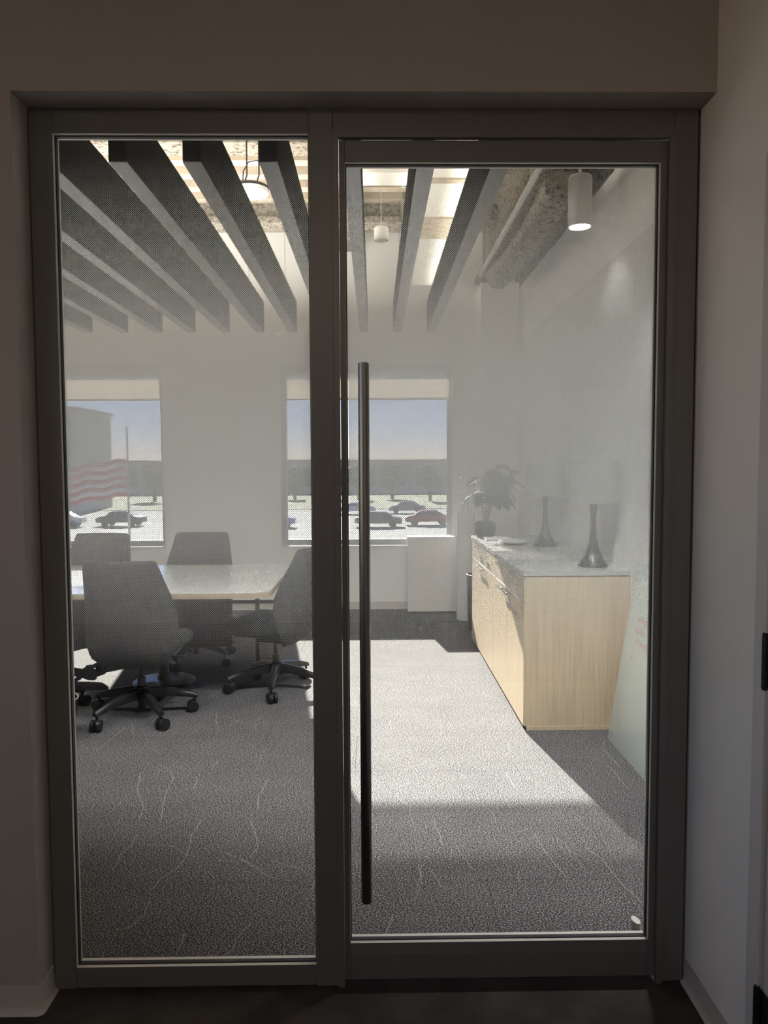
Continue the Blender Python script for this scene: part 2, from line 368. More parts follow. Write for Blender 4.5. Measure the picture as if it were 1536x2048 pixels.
# pale yarn squiggles woven into the carpet
random.seed(7)
def ribbon(bm, pts, w):
    vs_ = []
    for i, p in enumerate(pts):
        t = (Vector(pts[min(i+1, len(pts)-1)])-Vector(pts[max(i-1, 0)])); nx, ny = -t.y, t.x; L = math.hypot(nx, ny) or 1
        vs_.append((bm.verts.new((p[0]+nx/L*w/2, p[1]+ny/L*w/2, 0.0012)), bm.verts.new((p[0]-nx/L*w/2, p[1]-ny/L*w/2, 0.0012))))
    for a, c in zip(vs_, vs_[1:]): bm.faces.new((a[0], a[1], c[1], c[0]))
b = BM()
known = [
    [(-1.154, 3.619), (-1.097, 3.391), (-1.022, 3.241), (-1.005, 3.123)],
    [(-0.974, 2.992), (-0.972, 2.91), (-0.988, 2.826), (-0.975, 2.718)],
    [(-1.009, 3.634), (-0.972, 3.532), (-0.964, 3.367), (-0.915, 3.121)],
    [(-0.741, 3.108), (-0.751, 2.987), (-0.735, 2.885), (-0.733, 2.747), (-0.774, 2.679), (-0.802, 2.588)],
    [(-0.783, 2.526), (-0.779, 2.439), (-0.803, 2.384), (-0.828, 2.353)],
    [(-0.513, 3.521), (-0.535, 3.356), (-0.518, 3.215)],
    [(-0.533, 3.103), (-0.491, 3.002), (-0.465, 2.86), (-0.483, 2.8)],
    [(-0.587, 2.843), (-0.497, 2.775), (-0.377, 2.654)],
    [(-0.802, 3.775), (-0.814, 3.642)],
    [(-0.857, 3.553), (-0.849, 3.428)],
    [(-0.615, 2.335), (-0.614, 2.224)],
    [(-0.213, 2.725), (-0.228, 2.545)],
    [(-0.25, 3.298), (-0.258, 3.106)],
    [(1.256, 4.005), (1.204, 3.889), (1.215, 3.629)],
    [(0.651, 2.976), (0.655, 2.816), (0.691, 2.631)],
    [(0.821, 2.851), (0.861, 2.756), (0.88, 2.584), (0.912, 2.472)],
    [(0.247, 3.094), (0.264, 2.883)],
    [(0.317, 2.881), (0.339, 2.767), (0.364, 2.695)],
    [(0.162, 2.735), (0.163, 2.599)],
    [(0.054, 2.421), (0.038, 2.34), (0.015, 2.277)],
    [(0.634, 3.582), (0.65, 3.409)],
    [(0.201, 2.699), (0.234, 2.582)],
    [(1.163, 3.662), (1.17, 3.385)],
    [(-0.966, 4.528), (-0.946, 4.391), (-0.892, 4.202)],
    [(-1.439, 4.36), (-1.355, 4.15)],
    [(-1.446, 4.275), (-1.478, 3.929)],
    [(0.521, 2.675), (0.518, 2.608)],
]     # x, y on the carpet in metres
for ln in known:
    P = [Vector((*p, 0)) for p in ln]; pts = []
    for a, c in zip(P, P[1:]):
        k = max(2, int((c-a).length/0.02))
        pts += [tuple(a.lerp(c, i/k)+Vector((random.gauss(0, .0022), random.gauss(0, .003), 0))) for i in range(k)]
    pts.append(tuple(P[-1])); ribbon(b, pts, 0.0030)
for k in range(150):
    x, y, a = random.uniform(-3.2, 1.4), random.uniform(2.2, 7.6), random.gauss(PI/2, 0.6)
    L = random.uniform(0.06, 0.32); pts = []; s = 0
    while s < L:
        pts.append((x, y, 0)); a += random.gauss(0, 0.28); x += cos(a)*0.02; y += sin(a)*0.02; s += 0.02
    pts = [p for p in pts if XL < p[0] < XR-.02 and 2.15 < p[1] < YF]
    if len(pts) > 2: ribbon(b, pts, 0.0020)
ya = obj('yarn_squiggles', b, 'yarn', fl); ya['kind'] = 'stuff'
# roof deck with ribs and beams
b = BM(); box(b, XL-0.2, XR+0.2, YB-0.2, YF+WT, ZD, ZD+0.15)
ce = struct('ceiling', b, 'deck', 'open ceiling of tan roof deck with ribs and sprayed beams', 'ceiling')
rb = BM(); box(rb, XL, XR, -0.055, 0.055, ZD-0.07, ZD); rbm = mesh_of(rb, 'deck_rib')
y = 2.4
while y < 7.8:
    obj('deck_rib', rbm, 'deck', ce, loc=(0, y, 0)); y += 0.28
def ibeam(axis, c, z0, a0, a1, hw=0.11):
    b = BM(); z1 = ZD
    P = [(c-hw, z0), (c+hw, z0), (c+hw, z0+0.05), (c+0.045, z0+0.08), (c+0.045, z1-0.04), (c+hw, z1-0.02), (c+hw, z1), (c-hw, z1), (c-hw, z1-0.02), (c-0.045, z1-0.04), (c-0.045, z0+0.08), (c-hw, z0+0.05)]
    prism(b, P, axis, a0, a1)
    return obj('sprayed_beam', b, 'spray', ce)
ibeam(0, 3.75, 3.72, XL, XR); ibeam(0, 5.35, 3.70, XL, XR); ibeam(0, 7.0, 3.70, XL, XR); ibeam(1, 1.18, 3.38, YB, YF, 0.13); ibeam(1, -0.28, 3.72, YB, YF, 0.10)

# ------------------------------------------------------------------ outside windows
WINLAB = ['left-hand outside window with a flag and a pale building in view', 'right-hand outside window behind the pull handle']
for i, (x0, x1) in enumerate(W):
    w = thing('window_%d' % (i+1), WINLAB[i], 'window', ((x0+x1)/2, YF+0.10, WZ0), kind='structure')
    hw, H = (x1-x0)/2, WZ1-WZ0
    f = 0.055; y0, y1 = 0.02, 0.085
    for s in (-1, 1): bobj('jamb', (s*hw if s < 0 else hw-f, -hw+f if s < 0 else hw, y0, y1, 0.02, H-.002), 'win_frame', w)
    bobj('frame_rail', (-hw+f, hw-f, y0, y1, 0.02, 0.02+f), 'win_frame', w); bobj('frame_rail', (-hw+f, hw-f, y0, y1, H-f-.04, H-.002), 'win_frame', w)
    bobj('pane', (-hw+f-.005, hw-f+.005, 0.048, 0.056, f+.015, H-f-.035), 'win', w)
    bobj('sill_board', (-hw+.001, hw-.001, -0.115, 0.02, 0.0, 0.022), 'sill', w, bev=0.003)
SHLAB = ['tan roller shade drawn a little way down the left-hand outside window', 'tan roller shade drawn a little way down the right-hand outside window']
for i, (x0, x1) in enumerate(W):
    t = thing('roller_shade', SHLAB[i], 'window shade', ((x0+x1)/2, YF+0.03, 2.217), group='roller shades on the outside windows')
    hw = (x1-x0)/2-0.006
    b = BM(); box(b, -hw, hw, -0.02, 0.055, 2.485-2.217, WZ1-2.217-.001, bev=0.004); obj('valance', b, 'white_metal', t, True)
    b = BM(); loft(b, [[(-hw+.01+(2*hw-.02)*u/24, 0.017+0.0012*sin(u*1.3), zz) for u in range(25)] for zz in (0.0, 2.49-2.217)]); obj('cloth', b, 'shade', t, True)
    b = BM(); box(b, -hw+.008, hw-.008, 0.010, 0.024, -0.012, 0.010, bev=0.004); obj('hem_bar', b, 'white_metal', t, True)

# ------------------------------------------------------------------ glazed front: frame, sidelight, door
YG = 2.08
fr = thing('trim_1', 'grey aluminium frame of the glazed sidelight and door', 'door frame', (0, YG, 0), kind='structure')
D = 0.045
bobj('jamb', (-0.921, -0.859, 0, D, 0.002, 2.4545), 'alu', fr, bev=0.0012)
bobj('jamb', (0.823, 0.886, 0, D, 0.002, 2.4575), 'alu', fr, bev=0.0012)
bobj('mullion', (-0.171, -0.107, -0.002, D, 0.002, 2.4575), 'alu', fr, bev=0.0012)
bobj('head', (-0.8585, -0.1715, 0.001, D, 2.391, 2.4535), 'alu', fr, bev=0.001)
bobj('head', (-0.1065, 0.8225, 0.001, D, 2.397, 2.4565), 'alu', fr, bev=0.001)
bobj('sill_rail', (-0.8585, -0.1715, 0.001, D, 0.004, 0.0645), 'alu', fr, bev=0.001)
# door stops with mitred corners
b = BM(); prism(b, [(-0.1075, 0.0), (-0.0915, 0.0), (-0.0915, 2.3785), (-0.1075, 2.3965)], 1, -0.0075, 0.012); obj('door_stop', b, 'alu', fr)
b = BM(); prism(b, [(0.8065, 0.0), (0.8235, 0.0), (0.8235, 2.3965), (0.8065, 2.3785)], 1, -0.0075, 0.012); obj('door_stop', b, 'alu', fr)
b = BM(); prism(b, [(-0.1070, 2.3970), (-0.0912, 2.3790), (0.8062, 2.3790), (0.8230, 2.3970)], 1, -0.0075, 0.012); obj('door_stop', b, 'alu', fr)
b = BM(); box(b, 0.8862, 0.8938, 0.014, D, 0, FZ); box(b, -0.9248, -0.9212, 0.014, D, 0, FZ); box(b, -.93+.006, .893, .01, D, 2.4577, FZ-.0002); obj('shadow_gap', b, 'black_gap', fr)
# black gaskets and glazing stops round each pane
def glazing(parent, x0, x1, z0, z1, yoff=0.0, tag_='pane'):
    """x0..z1 is the clear opening; black gasket channel in the middle of the reveal"""
    for (nm, dims) in (('gasket', (x0, x0+.0035, .0125, .0265, z0, z1)), ('gasket', (x1-.0035, x1, .0125, .0265, z0, z1)),
                       ('gasket', (x0+.0035, x1-.0035, .0125, .0265, z1-.0035, z1)), ('gasket', (x0+.0035, x1-.0035, .0125, .0265, z0, z0+.0035))):
        bobj(nm, (dims[0], dims[1], dims[2]+yoff, dims[3]+yoff, dims[4], dims[5]), 'gasket', parent)
    b = BM(); box(b, x0+.0036, x1-.0036, .0155+yoff, .0235+yoff, z0+.0036, z1-.0036)
    b.normal_update(); bmesh.ops.delete(b, geom=[f for f in b.faces if abs(f.normal.y) < 0.5], context='FACES_ONLY'); obj('pane', b, 'pane', parent)
    e = .0009
    for ya, yb_ in ((.0005, .0120), (.0270, .0415)):        # silver glazing stops either side of the gasket
        for dims in ((x0, x0+e, z0, z1), (x1-e, x1, z0, z1), (x0+e, x1-e, z1-e, z1), (x0+e, x1-e, z0, z0+e)):
            bobj('glazing_stop', (dims[0], dims[1], ya+yoff, yb_+yoff, dims[2], dims[3]), 'silver', parent)
    b = BM(); y = .0244+yoff; b.faces.new([b.verts.new(p) for p in ((x0+.0045, y, 0.877), (x1-.0045, y, 0.877), (x1-.0045, y, z1-.0045), (x0+.0045, y, z1-.0045))])
    f = obj('dotted_film', b, 'frit', parent)
    f['label'] = 'film of white dots fading to clear at top and bottom'
sl = thing('window_3', 'tall fixed glass sidelight left of the glass door', 'window', (0, YG, 0), kind='structure')
glazing(sl, -0.8585, -0.1715, 0.0648, 2.3908)
dr = thing('door_1', 'glass door with long vertical steel pull and dotted film', 'door', (0, YG, 0), kind='structure')
LY = 0.006
def leaf(name, dims): return bobj(name, dims, 'alu', dr, bev=0.001)
leaf('stile', (-0.0905, -0.0750, LY, LY+.042, 0.015, 2.3765)); leaf('stile', (0.787, 0.8055, LY, LY+.042, 0.015, 2.3765))
leaf('top_rail', (-0.0747, 0.7867, LY, LY+.042, 2.3185, 2.3765)); leaf('bottom_rail', (-0.0747, 0.7867, LY, LY+.042, 0.015, 0.0895))
b = BM(); prism(b, [(LY-.001, .090), (LY+.042, .090), (LY+.042, .1225), (LY+.004, .1225)], 0, -0.0747, 0.7867); obj('glazing_bead', b, 'alu', dr)
glazing(dr, -0.0748, 0.7868, 0.1228, 2.3183, LY)
# pull handle
b = BM(); ph = (-0.0258, -0.078)
cyl(b, (ph[0], ph[1], 0.296), (ph[0], ph[1], 1.768), 0.0148, seg=32)
for e in [e for e in b.edges if len(e.link_faces) == 2 and any(len(f.verts) > 4 for f in e.link_faces)]: pass
bmesh.ops.bevel(b, geom=[e for e in b.edges if any(len(f.verts) > 4 for f in e.link_faces)], offset=0.0022, segments=2, affect='EDGES')
hd = obj('pull_handle', b, 'steel', dr, True); hd['label'] = 'long brushed steel tube pull'
for z in (0.56, 1.50):
    b = BM(); cyl(b, (ph[0], ph[1]+.012, z), (ph[0], .0205, z), 0.008, seg=16); obj('standoff', b, 'steel', hd, True)

# corridor door on the right wall
d2 = thing('door_2', 'pale hinged corridor door at the right edge of the picture', 'door', (FX1, 1.66, 0), kind='structure')
bobj('leaf', (0.0, 0.045, -0.915, -0.003, 0.008, 2.135), 'door_paint', d2, bev=0.002)
for zc in (0.22, 1.049, 1.887):
    b = BM(); 
    for k in range(5):
        z0 = zc-0.0615+k*0.0246; cyl(b, (-0.010, 0.004, z0+.0007), (-0.010, 0.004, z0+.0239), 0.0078, seg=18)
    cyl(b, (-0.010, 0.004, zc-.0655), (-0.010, 0.004, zc+.0655), 0.0062, seg=18)
    hg = obj('hinge', b, 'hinge', d2, True); hg['label'] = 'black knuckle hinge'
    bobj('hinge_leaf', (-0.0035, 0.0, -0.030, 0.002, zc-.058, zc+.058), 'hinge', hg)
tr2 = thing('trim_2', 'painted steel frame around the corridor door', 'door frame', (FX1, 1.66, 0), kind='structure')
bobj('jamb', (-0.011, 0.10, 0.003, 0.054, 0.0, 2.19), 'door_paint', tr2, bev=0.002)
bobj('jamb', (-0.011, 0.10, -0.97, -0.919, 0.0, 2.19), 'door_paint', tr2, bev=0.002)
bobj('head', (-0.011, 0.10, -0.918, 0.002, 2.139, 2.19), 'door_paint', tr2, bev=0.002)
bobj('rebate', (0.06, 0.10, -0.918, 0.002, 0.0, 2.138), 'door_paint', tr2)
# cove base
def cove(name, path, label):
    prof = [(0.0, 0.076), (0.003, 0.075), (0.0035, 0.02), (0.006, 0.010), (0.013, 0.003), (0.015, 0.0), (0.0, 0.0)]
    b = BM(); P = [Vector((*p, 0)) for p in path]; rings = []
    for i, p in enumerate(P):
        ns = []
        for a, c in ((i-1, i), (i, i+1)):
            if 0 <= a and c < len(P):
                d = (P[c]-P[a]).normalized(); ns.append(Vector((d.y, -d.x, 0)))
        nrm = sum(ns, Vector()); nrm = nrm/max(nrm.length, 1e-6)
        k = 1/max(0.3, nrm.dot(ns[0]))
        rings.append([b.verts.new((p.x+nrm.x*k*u, p.y+nrm.y*k*u, v)) for u, v in prof])
    for a, c in zip(rings, rings[1:]):
        for i in range(len(prof)): b.faces.new((a[i], a[(i+1) % len(prof)], c[(i+1) % len(prof)], c[i]))
    b.faces.new(rings[0]); b.faces.new(rings[-1][::-1])
    return struct(name, b, 'rubber_base', label, 'baseboard', True)
cove('baseboard_left', [(-3.4, 1.99), (-0.9285, 1.99), (-0.926, 1.9915), (-0.925, 1.994), (-0.925, 2.079)], 'rubber cove base wrapping the wall corner left of the glazed front')
cove('baseboard_right', [(FX1, 2.079), (FX1, 1.716)], 'rubber cove base along the right corridor wall')
cove('baseboard_far', [(1.06, YF), (-4.6, YF)][::-1], 'pale rubber base along the far wall under the windows')
# ceiling lamp added behind the viewer to lift the corridor light
cl = thing('added_ceiling_lamp', 'small warm downlight added unseen in the corridor behind the viewer', 'ceiling lamp', (-0.32, -1.05, 2.95))
b = BM(); lathe(b, [(0.085, -0.02), (0.095, -0.018), (0.095, 0.0)]); obj('housing', b, 'white_metal', cl, True)
b = BM(); lathe(b, [(0.002, -0.024), (0.05, -0.024), (0.078, -0.021)]); obj('diffuser', b, 'lit', cl, True)
ld = bpy.data.lights.new('corridor_fill_light', 'AREA'); ld.shape = 'DISK'; ld.size = 0.14; ld.energy = 6.0; ld.color = (1.0, 0.80, 0.60)
lo = bpy.data.objects.new('corridor_fill_light', ld); C.objects.link(lo); lo.parent = cl; lo.location = (0, 0, -0.03)

# ------------------------------------------------------------------ ceiling things
BX = [-3.17, -2.835, -2.485, -2.15, -1.825, -1.49, -1.153, -0.830, -0.496, -0.133, 0.198, 0.531]
ORD = ['first', 'second', 'third', 'fourth', 'fifth', 'sixth', 'seventh', 'eighth', 'ninth', 'tenth', 'eleventh', 'twelfth']
bf = BM(); box(bf, 0, 0.080, 0, 7.5-3.378, 0.004, 0.30, bev=0.002, seg=1); bfm = mesh_of(bf, 'baffle')
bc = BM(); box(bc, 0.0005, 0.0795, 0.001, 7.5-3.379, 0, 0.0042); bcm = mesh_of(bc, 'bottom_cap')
FILL_SPOT_W = 36.0
FILL_STRIP_W = 5.8     # unseen fill strips added along the baffle tops to brighten the room
ub = BM(); box(ub, 0.014, 0.066, 0.08, 4.04, 0.30, 0.310); upm = mesh_of(ub, 'added_fill_strip')
wr_ = BM(); cyl(wr_, (0.04, 0, 0.30), (0.04, 0, ZD-2.83), 0.0022, seg=6); wrm = mesh_of(wr_, 'wire')
for i, x in enumerate(BX):
    nn = len(BX)-1-i
    t = thing('ceiling_baffle', 'charcoal linear ceiling baffle, %s counted from the boarded right wall' % ORD[nn], 'ceiling baffle', (x, 3.378, 2.83), group='charcoal ceiling baffles')
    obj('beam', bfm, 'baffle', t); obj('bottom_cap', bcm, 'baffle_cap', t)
    for y in (0.6, 3.5): obj('suspension_wire', wrm, 'steel', t, loc=(0, y, 0))
    st = obj('added_fill_strip', upm, 'strip', t)
    ld = bpy.data.lights.new('added_fill_light', 'AREA'); ld.shape = 'RECTANGLE'; ld.size = 0.05; ld.size_y = 3.9; ld.energy = FILL_STRIP_W*(0.10 if x > 0 else 0.35 if x > -.6 else 1.25); ld.color = (1.0, 0.955, 0.89)
    lo = bpy.data.objects.new('added_fill_light', ld); C.objects.link(lo); lo.parent = st; lo.location = (0.04, 2.06, 0.312); lo.rotation_euler = (PI, 0, 0)
# white rectangular duct with flanges
t = thing('ceiling_duct', 'white rectangular air duct above the two right-hand baffles', 'duct', (0.45, 2.4, 3.25))
for y0, y1 in ((0.0, 2.27), (2.33, 2.98), (3.45, 4.95)): bobj('duct_section', (-0.17, 0.17, y0, y1, 0, 0.26), 'white_metal', t, bev=0.004)
for y0, y1 in ((2.27, 2.33), (2.98, 3.45)): bobj('duct_joint', (-0.18, 0.18, y0, y1, -0.012, 0.27), 'deck', t, bev=0.004)
for y in (0.6, 2.6, 4.4):
    bobj('hanger_strap', (-0.19, -0.182, y-.012, y+.012, -0.01, ZD-3.25), 'galv', t); bobj('hanger_strap', (0.182, 0.19, y-.012, y+.012, -0.01, ZD-3.25), 'galv', t)
t = thing('cross_duct', 'short white duct branch crossing between the baffles', 'duct', (0.08, 4.69, 3.25))
bobj('duct_section', (-0.36, 0.199, -0.10, 0.105, 0.0, 0.2), 'white_metal', t, bev=0.004); bobj('duct_joint', (-0.40, -0.36, -0.11, 0.115, -0.01, 0.21), 'galv', t, bev=0.003)
for x in (-0.3, 0.1): bobj('hanger_strap', (x, x+.02, 0.106, 0.112, -0.01, ZD-3.25), 'galv', t)
# pipe
t = thing('ceiling_pipe', 'thin white pipe hung along the ceiling right of the baffles', 'pipe', (0.93, 2.3, 3.15))
b = BM(); cyl(b, (0, 0, 0), (0, 4.22, 0), 0.019, seg=16); obj('tube', b, 'white_metal', t, True)
b = BM(); cyl(b, (0, 4.22, 0), (0, 4.25, 0), 0.024, seg=16); obj('end_cap', b, 'white_metal', t, True)
for y in (0.5, 2.2, 3.9):
    b = BM(); cyl(b, (0, y, 0.0), (0, y, ZD-3.15), 0.003, seg=6); obj('hanger_rod', b, 'galv', t)
t = thing('ceiling_conduit', 'thin metal conduit curving down beside the sprayed beam', 'conduit', (1.37, 5.6, 3.3))
b = BM(); sweep(b, [(0.0, -1.2, 0.35), (0.0, -0.6, 0.32), (0.0, -0.2, 0.26), (0.0, 0.1, 0.15), (0.0, 0.4, 0.10), (0.0, 1.2, 0.10)], 0.014); obj('tube', b, 'galv', t, True)
# flexible round duct
t = thing('flexible_duct', 'insulated round duct sagging under the sprayed beam', 'duct', (1.18, 5.6, 3.16))
b = BM(); pts = []; rr = []
for i in range(60):
    s = i/59; pts.append((0.012*sin(s*5), -0.8+s*2.3, 0.105-0.06*sin(s*PI))); rr.append(0.11 if i % 2 else 0.103)
sweep(b, pts, rr, 18); obj('ribbed_hose', b, 'spray', t, True)
# round disc pendant
t = thing('pendant_disc', 'round white ceiling disc with a dark rim between two left baffles', 'ceiling fixture', (-0.80, 5.08, 3.30))
b = BM(); lathe(b, [(0.0, 0.0), (0.108, 0.0), (0.113, 0.006), (0.113, 0.035), (0.10, 0.04)], seg=40, cap=False); obj('disc', b, 'white_metal', t, True)
b = BM(); lathe(b, [(0.114, 0.030), (0.118, 0.032), (0.118, 0.046), (0.10, 0.048)], seg=40, cap=False); obj('rim', b, 'black_plastic', t, True)
b = BM(); cyl(b, (0, 0, -0.003), (0, 0, 0.002), 0.004, seg=10); obj('sensor_dot', b, 'black_plastic', t)
for x in (-0.05, 0.03):
    b = BM(); sweep(b, [(x, 0.02, 0.045), (x+.012, 0.02, 0.11), (x+.02, 0.02, 0.13), (x+.02, .02, ZD-3.30)], 0.005, 8); obj('bracket', b, 'black_plastic', t, True)
b = BM(); sweep(b, [(-0.06, 0.03, 0.09), (-.055, .03, .16), (-.02, .03, .22), (.04, .03, .23), (.07, .03, .18)], 0.004, 8); obj('cable', b, 'black_plastic', t, True)
# small downlights
for nm, lab, p, r in (('ceiling_downlight', 'small round white downlight between the two baffles above the door', (0.063, 5.585, 3.15), 0.052), ('ceiling_downlight', 'small round white downlight left of the ceiling pipe', (0.70, 4.60, 3.15), 0.046), ('ceiling_downlight', 'small round downlight at the far left above the baffles', (-2.40, 6.8, 3.15), 0.045)):
    t = thing(nm, lab, 'downlight', p, group='small ceiling downlights')
    b = BM(); lathe(b, [(r*.96, 0.002), (r, 0.0), (r, 0.09), (0.02, 0.10)], seg=24); obj('can', b, 'white_metal', t, True)
    b = BM(); lathe(b, [(0.001, -0.002), (r*.9, -0.002), (r*.9, 0.004)], seg=24); obj('lens', b, 'ceramic', t)
    b = BM(); cyl(b, (0, 0, 0.10), (0, 0, ZD-3.15), 0.0025, seg=8); obj('stem', b, 'galv', t)
# cylinder pendants: one in view; the row above the door is added, unseen fill
def pendant(x, y, lab, watts, lean):
    t = thing('cylinder_pendant', lab, 'pendant lamp', (x, y, 2.90), group='white cylinder pendants')
    b = BM(); lathe(b, [(0.060, 0.004), (0.068, 0.0), (0.069, 0.003), (0.069, 0.285), (0.064, 0.292), (0.012, 0.294)], seg=36); obj('housing', b, 'white_metal', t, True)
    b = BM(); lathe(b, [(0.001, -0.001), (0.061, -0.001), (0.061, 0.003)], seg=30); ln = obj('lens', b, 'pend_lens', t)
    b = BM(); cyl(b, (0, 0, 0.29), (0, 0, (3.38 if x > 1.1 else ZD)-2.90), 0.010, seg=10); obj('stem', b, 'white_metal', t, True)
    ld = bpy.data.lights.new('pendant_light', 'SPOT'); ld.energy = watts*4; ld.spot_size = rad(96 if lean else 118); ld.spot_blend = 0.6; ld.shadow_soft_size = 0.06; ld.color = (1.0, 0.985, 0.975)
    lo = bpy.data.objects.new('pendant_light', ld); C.objects.link(lo); lo.parent = ln; lo.location = (0, 0, -0.01); lo.rotation_euler = (rad(lean), 0, 0)
pendant(1.22, 4.49, 'white cylindrical pendant lamp near the boarded right wall', 0.9, 0)
for x, nm, k, lean in ((0.95, 'rightmost', 1.05, 21), (-0.25, 'second from right', 0.85, 40), (-1.45, 'second from left', 0.42, 43), (-2.65, 'leftmost', 0.5, 43)):
    pendant(x, 2.95, 'added unseen fill pendant inside the room above the glass, %s of its row' % nm, FILL_SPOT_W*k, lean)

# ------------------------------------------------------------------ office chairs
def build_chair():
    t = thing('office_chair', '', 'chair')
    # shell backrest: faces +y, curves round the sitter
    tbl = [(0.335, 0.115, -0.10, 0.00), (0.36, 0.175, -0.165, 0.03), (0.40, 0.225, -0.215, 0.07), (0.47, 0.262, -0.245, 0.12), (0.56, 0.268, -0.262, 0.15),
           (0.66, 0.262, -0.268, 0.145), (0.76, 0.246, -0.276, 0.115), (0.86, 0.228, -0.290, 0.075), (0.93, 0.216, -0.302, 0.05), (0.965, 0.207, -0.308, 0.042), (0.978, 0.192, -0.309, 0.036)]
    def rows(off):
        out = []
        for z, hw, yc, wrap in tbl:
            out.append([(hw*u, yc+wrap*abs(u)**2.4+off*(1 if True else 0), z) for u in [k/8-1 for k in range(17)]])
        return out
    b = BM(); loft(b, rows(0.0)); 
    bmesh.ops.recalc_face_normals(b, faces=b.faces)
    me = mesh_of(b, 'backrest', True)
    bk = obj('backrest', me, 'fabric_back', t)
    so_ = bk.modifiers.new('solid', 'SOLIDIFY'); so_.thickness = 0.042; so_.offset = 0
    bv = bk.modifiers.new('bev', 'BEVEL'); bv.width = 0.014; bv.segments = 3; bv.limit_method = 'ANGLE'; bv.angle_limit = rad(50)
    b = BM(); box(b, -0.245, 0.245, -0.20, 0.265, 0.405, 0.495, bev=0.038, seg=4); st = obj('seat', b, 'fabric', t, True)
    b = BM(); box(b, -0.20, 0.20, -0.17, 0.21, 0.385, 0.405, bev=0.008); obj('seat_pan', b, 'black_plastic', st, True)
    b = BM(); box(b, -0.075, 0.075, -0.13, 0.12, 0.325, 0.385, bev=0.015); obj('tilt_mechanism', b, 'black_plastic', t, True)
    b = BM(); cyl(b, (0.07, 0.05, 0.352), (0.21, 0.06, 0.352), 0.006, seg=10); box(b, 0.19, 0.245, 0.045, 0.075, 0.345, 0.359, bev=.004); obj('lever', b, 'black_plastic', t, True)
    b = BM(); cyl(b, (0, 0, 0.055), (0, 0, 0.24), 0.025, seg=20); cyl(b, (0, 0, 0.24), (0, 0, 0.33), 0.014, seg=16); obj('gas_column', b, 'black_plastic', t, True)
    hub = BM(); lathe(hub, [(0.034, 0.10), (0.048, 0.115), (0.046, 0.165), (0.034, 0.188), (0.026, 0.192)]); obj('base_hub', hub, 'black_plastic', t, True)
    L = BM(); sec = [(0.03, 0.118, 0.180, 0.030), (0.10, 0.118, 0.174, 0.027), (0.20, 0.108, 0.156, 0.023), (0.28, 0.094, 0.130, 0.019), (0.325, 0.088, 0.114, 0.017)]
    rg = [[L.verts.new((r, s*w*k, z)) for s, k, z in ((-1, .8, z0), (-1, 1, z0+.3*(z1-z0)), (-1, .72, z1-.006), (-.3, 1, z1), (.3, 1, z1), (1, .72, z1-.006), (1, 1, z0+.3*(z1-z0)), (1, .8, z0))] for r, z0, z1, w in sec]
    for a, c in zip(rg, rg[1:]):
        for i in range(8): L.faces.new((a[i], a[(i+1) % 8], c[(i+1) % 8], c[i]))
    L.faces.new(rg[0][::-1]); L.faces.new(rg[-1])
    lm = mesh_of(L, 'leg', True)
    K = BM(); cyl(K, (0, 0, 0.045), (0, 0, 0.098), 0.0085, seg=12)
    for s in (-1, 1):
        cyl(K, (0.012, s*0.007, 0.034), (0.012, s*0.0275, 0.034), 0.034, seg=24)
        cyl(K, (0.012, s*0.0275, 0.034), (0.012, s*0.030, 0.034), 0.026, seg=20)
    box(K, -0.012, 0.03, -0.0065, 0.0065, 0.03, 0.066, bev=0.003)
    km = mesh_of(K, 'caster', True)
    for i in range(5):
        l = obj('leg', lm, 'black_plastic', t); l.rotation_euler = (0, 0, 2*PI*i/5)
        k = obj('caster', km, 'black_plastic', l, loc=(0.308, 0, 0)); k.rotation_euler = (0, 0, 0.6+1.3*i)
    return t
proto = build_chair()
# x, y, facing (deg, 0 = +y), star angle (deg, world), label
CH = [(-1.405, 4.47, -4, 234, 'dark office chair with its back to the glass, nearest the viewer'),
      (-0.667, 5.016, 71, 271, 'dark office chair at the right-hand end of the table, seen from the side'),
      (-1.39, 5.78, 180, 327, 'dark office chair across the table below the wall between the windows'),
      (-2.19, 5.78, 180, 300, 'dark office chair across the table in front of the left-hand window'),
      (-2.13, 4.56, 6, 24, 'dark office chair at the left edge, only its casters showing beside the nearest chair')]
for i, (x, y, f, s, lab) in enumerate(CH):
    c = proto if i == 0 else copy_tree(proto)
    c.location = (x, y, 0); c.rotation_euler = (0, 0, rad(f)); tag(c, lab, 'chair', 'dark office chairs around the table')
    k = 0
    for ch in c.children:
        if ch.name.split('.')[0] == 'leg': ch.rotation_euler = (0, 0, rad(s-f)+2*PI*k/5); k += 1

# ------------------------------------------------------------------ table
t = thing('conference_table', 'long pale conference table with wood edge and black base', 'table', (-2.2, 5.18, 0))
def rrect(x0, x1, y0, y1, r0, r1, n=8):
    pts = []
    for cx, cy_, r, a0 in ((x1-r1, y1-r1, r1, 0), (x0+r0, y1-r0, r0, 90), (x0+r0, y0+r0, r0, 180), (x1-r1, y0+r1, r1, 270)):
        pts += [(cx+r*cos(rad(a0+90*k/n)), cy_+r*sin(rad(a0+90*k/n))) for k in range(n+1)]
    return pts
P = rrect(-1.55, 1.56, -0.675, 0.675, 0.1, 0.12)
b = BM(); prism(b, P, 2, 0.712, 0.7405); tp = obj('tabletop', b, 'laminate', t)
b = BM(); prism(b, rrect(-1.552, 1.562, -0.677, 0.677, 0.1, 0.12), 2, 0.7055, 0.7375); obj('edge_band', b, 'edge_wood', tp)
bobj('modesty_panel', (-0.9, 1.213, -0.03, -0.005, 0.26, 0.705), 'black_plastic', t, bev=0.002)
for px in (-1.0, 0.72):
    b = BM(); lathe(b, [(0.21, 0.0), (0.215, 0.006), (0.20, 0.014), (0.05, 0.024), (0.04, 0.05), (0.04, 0.70), (0.16, 0.704)], 32, px, 0.035); obj('pedestal', b, 'black_plastic', t, True)
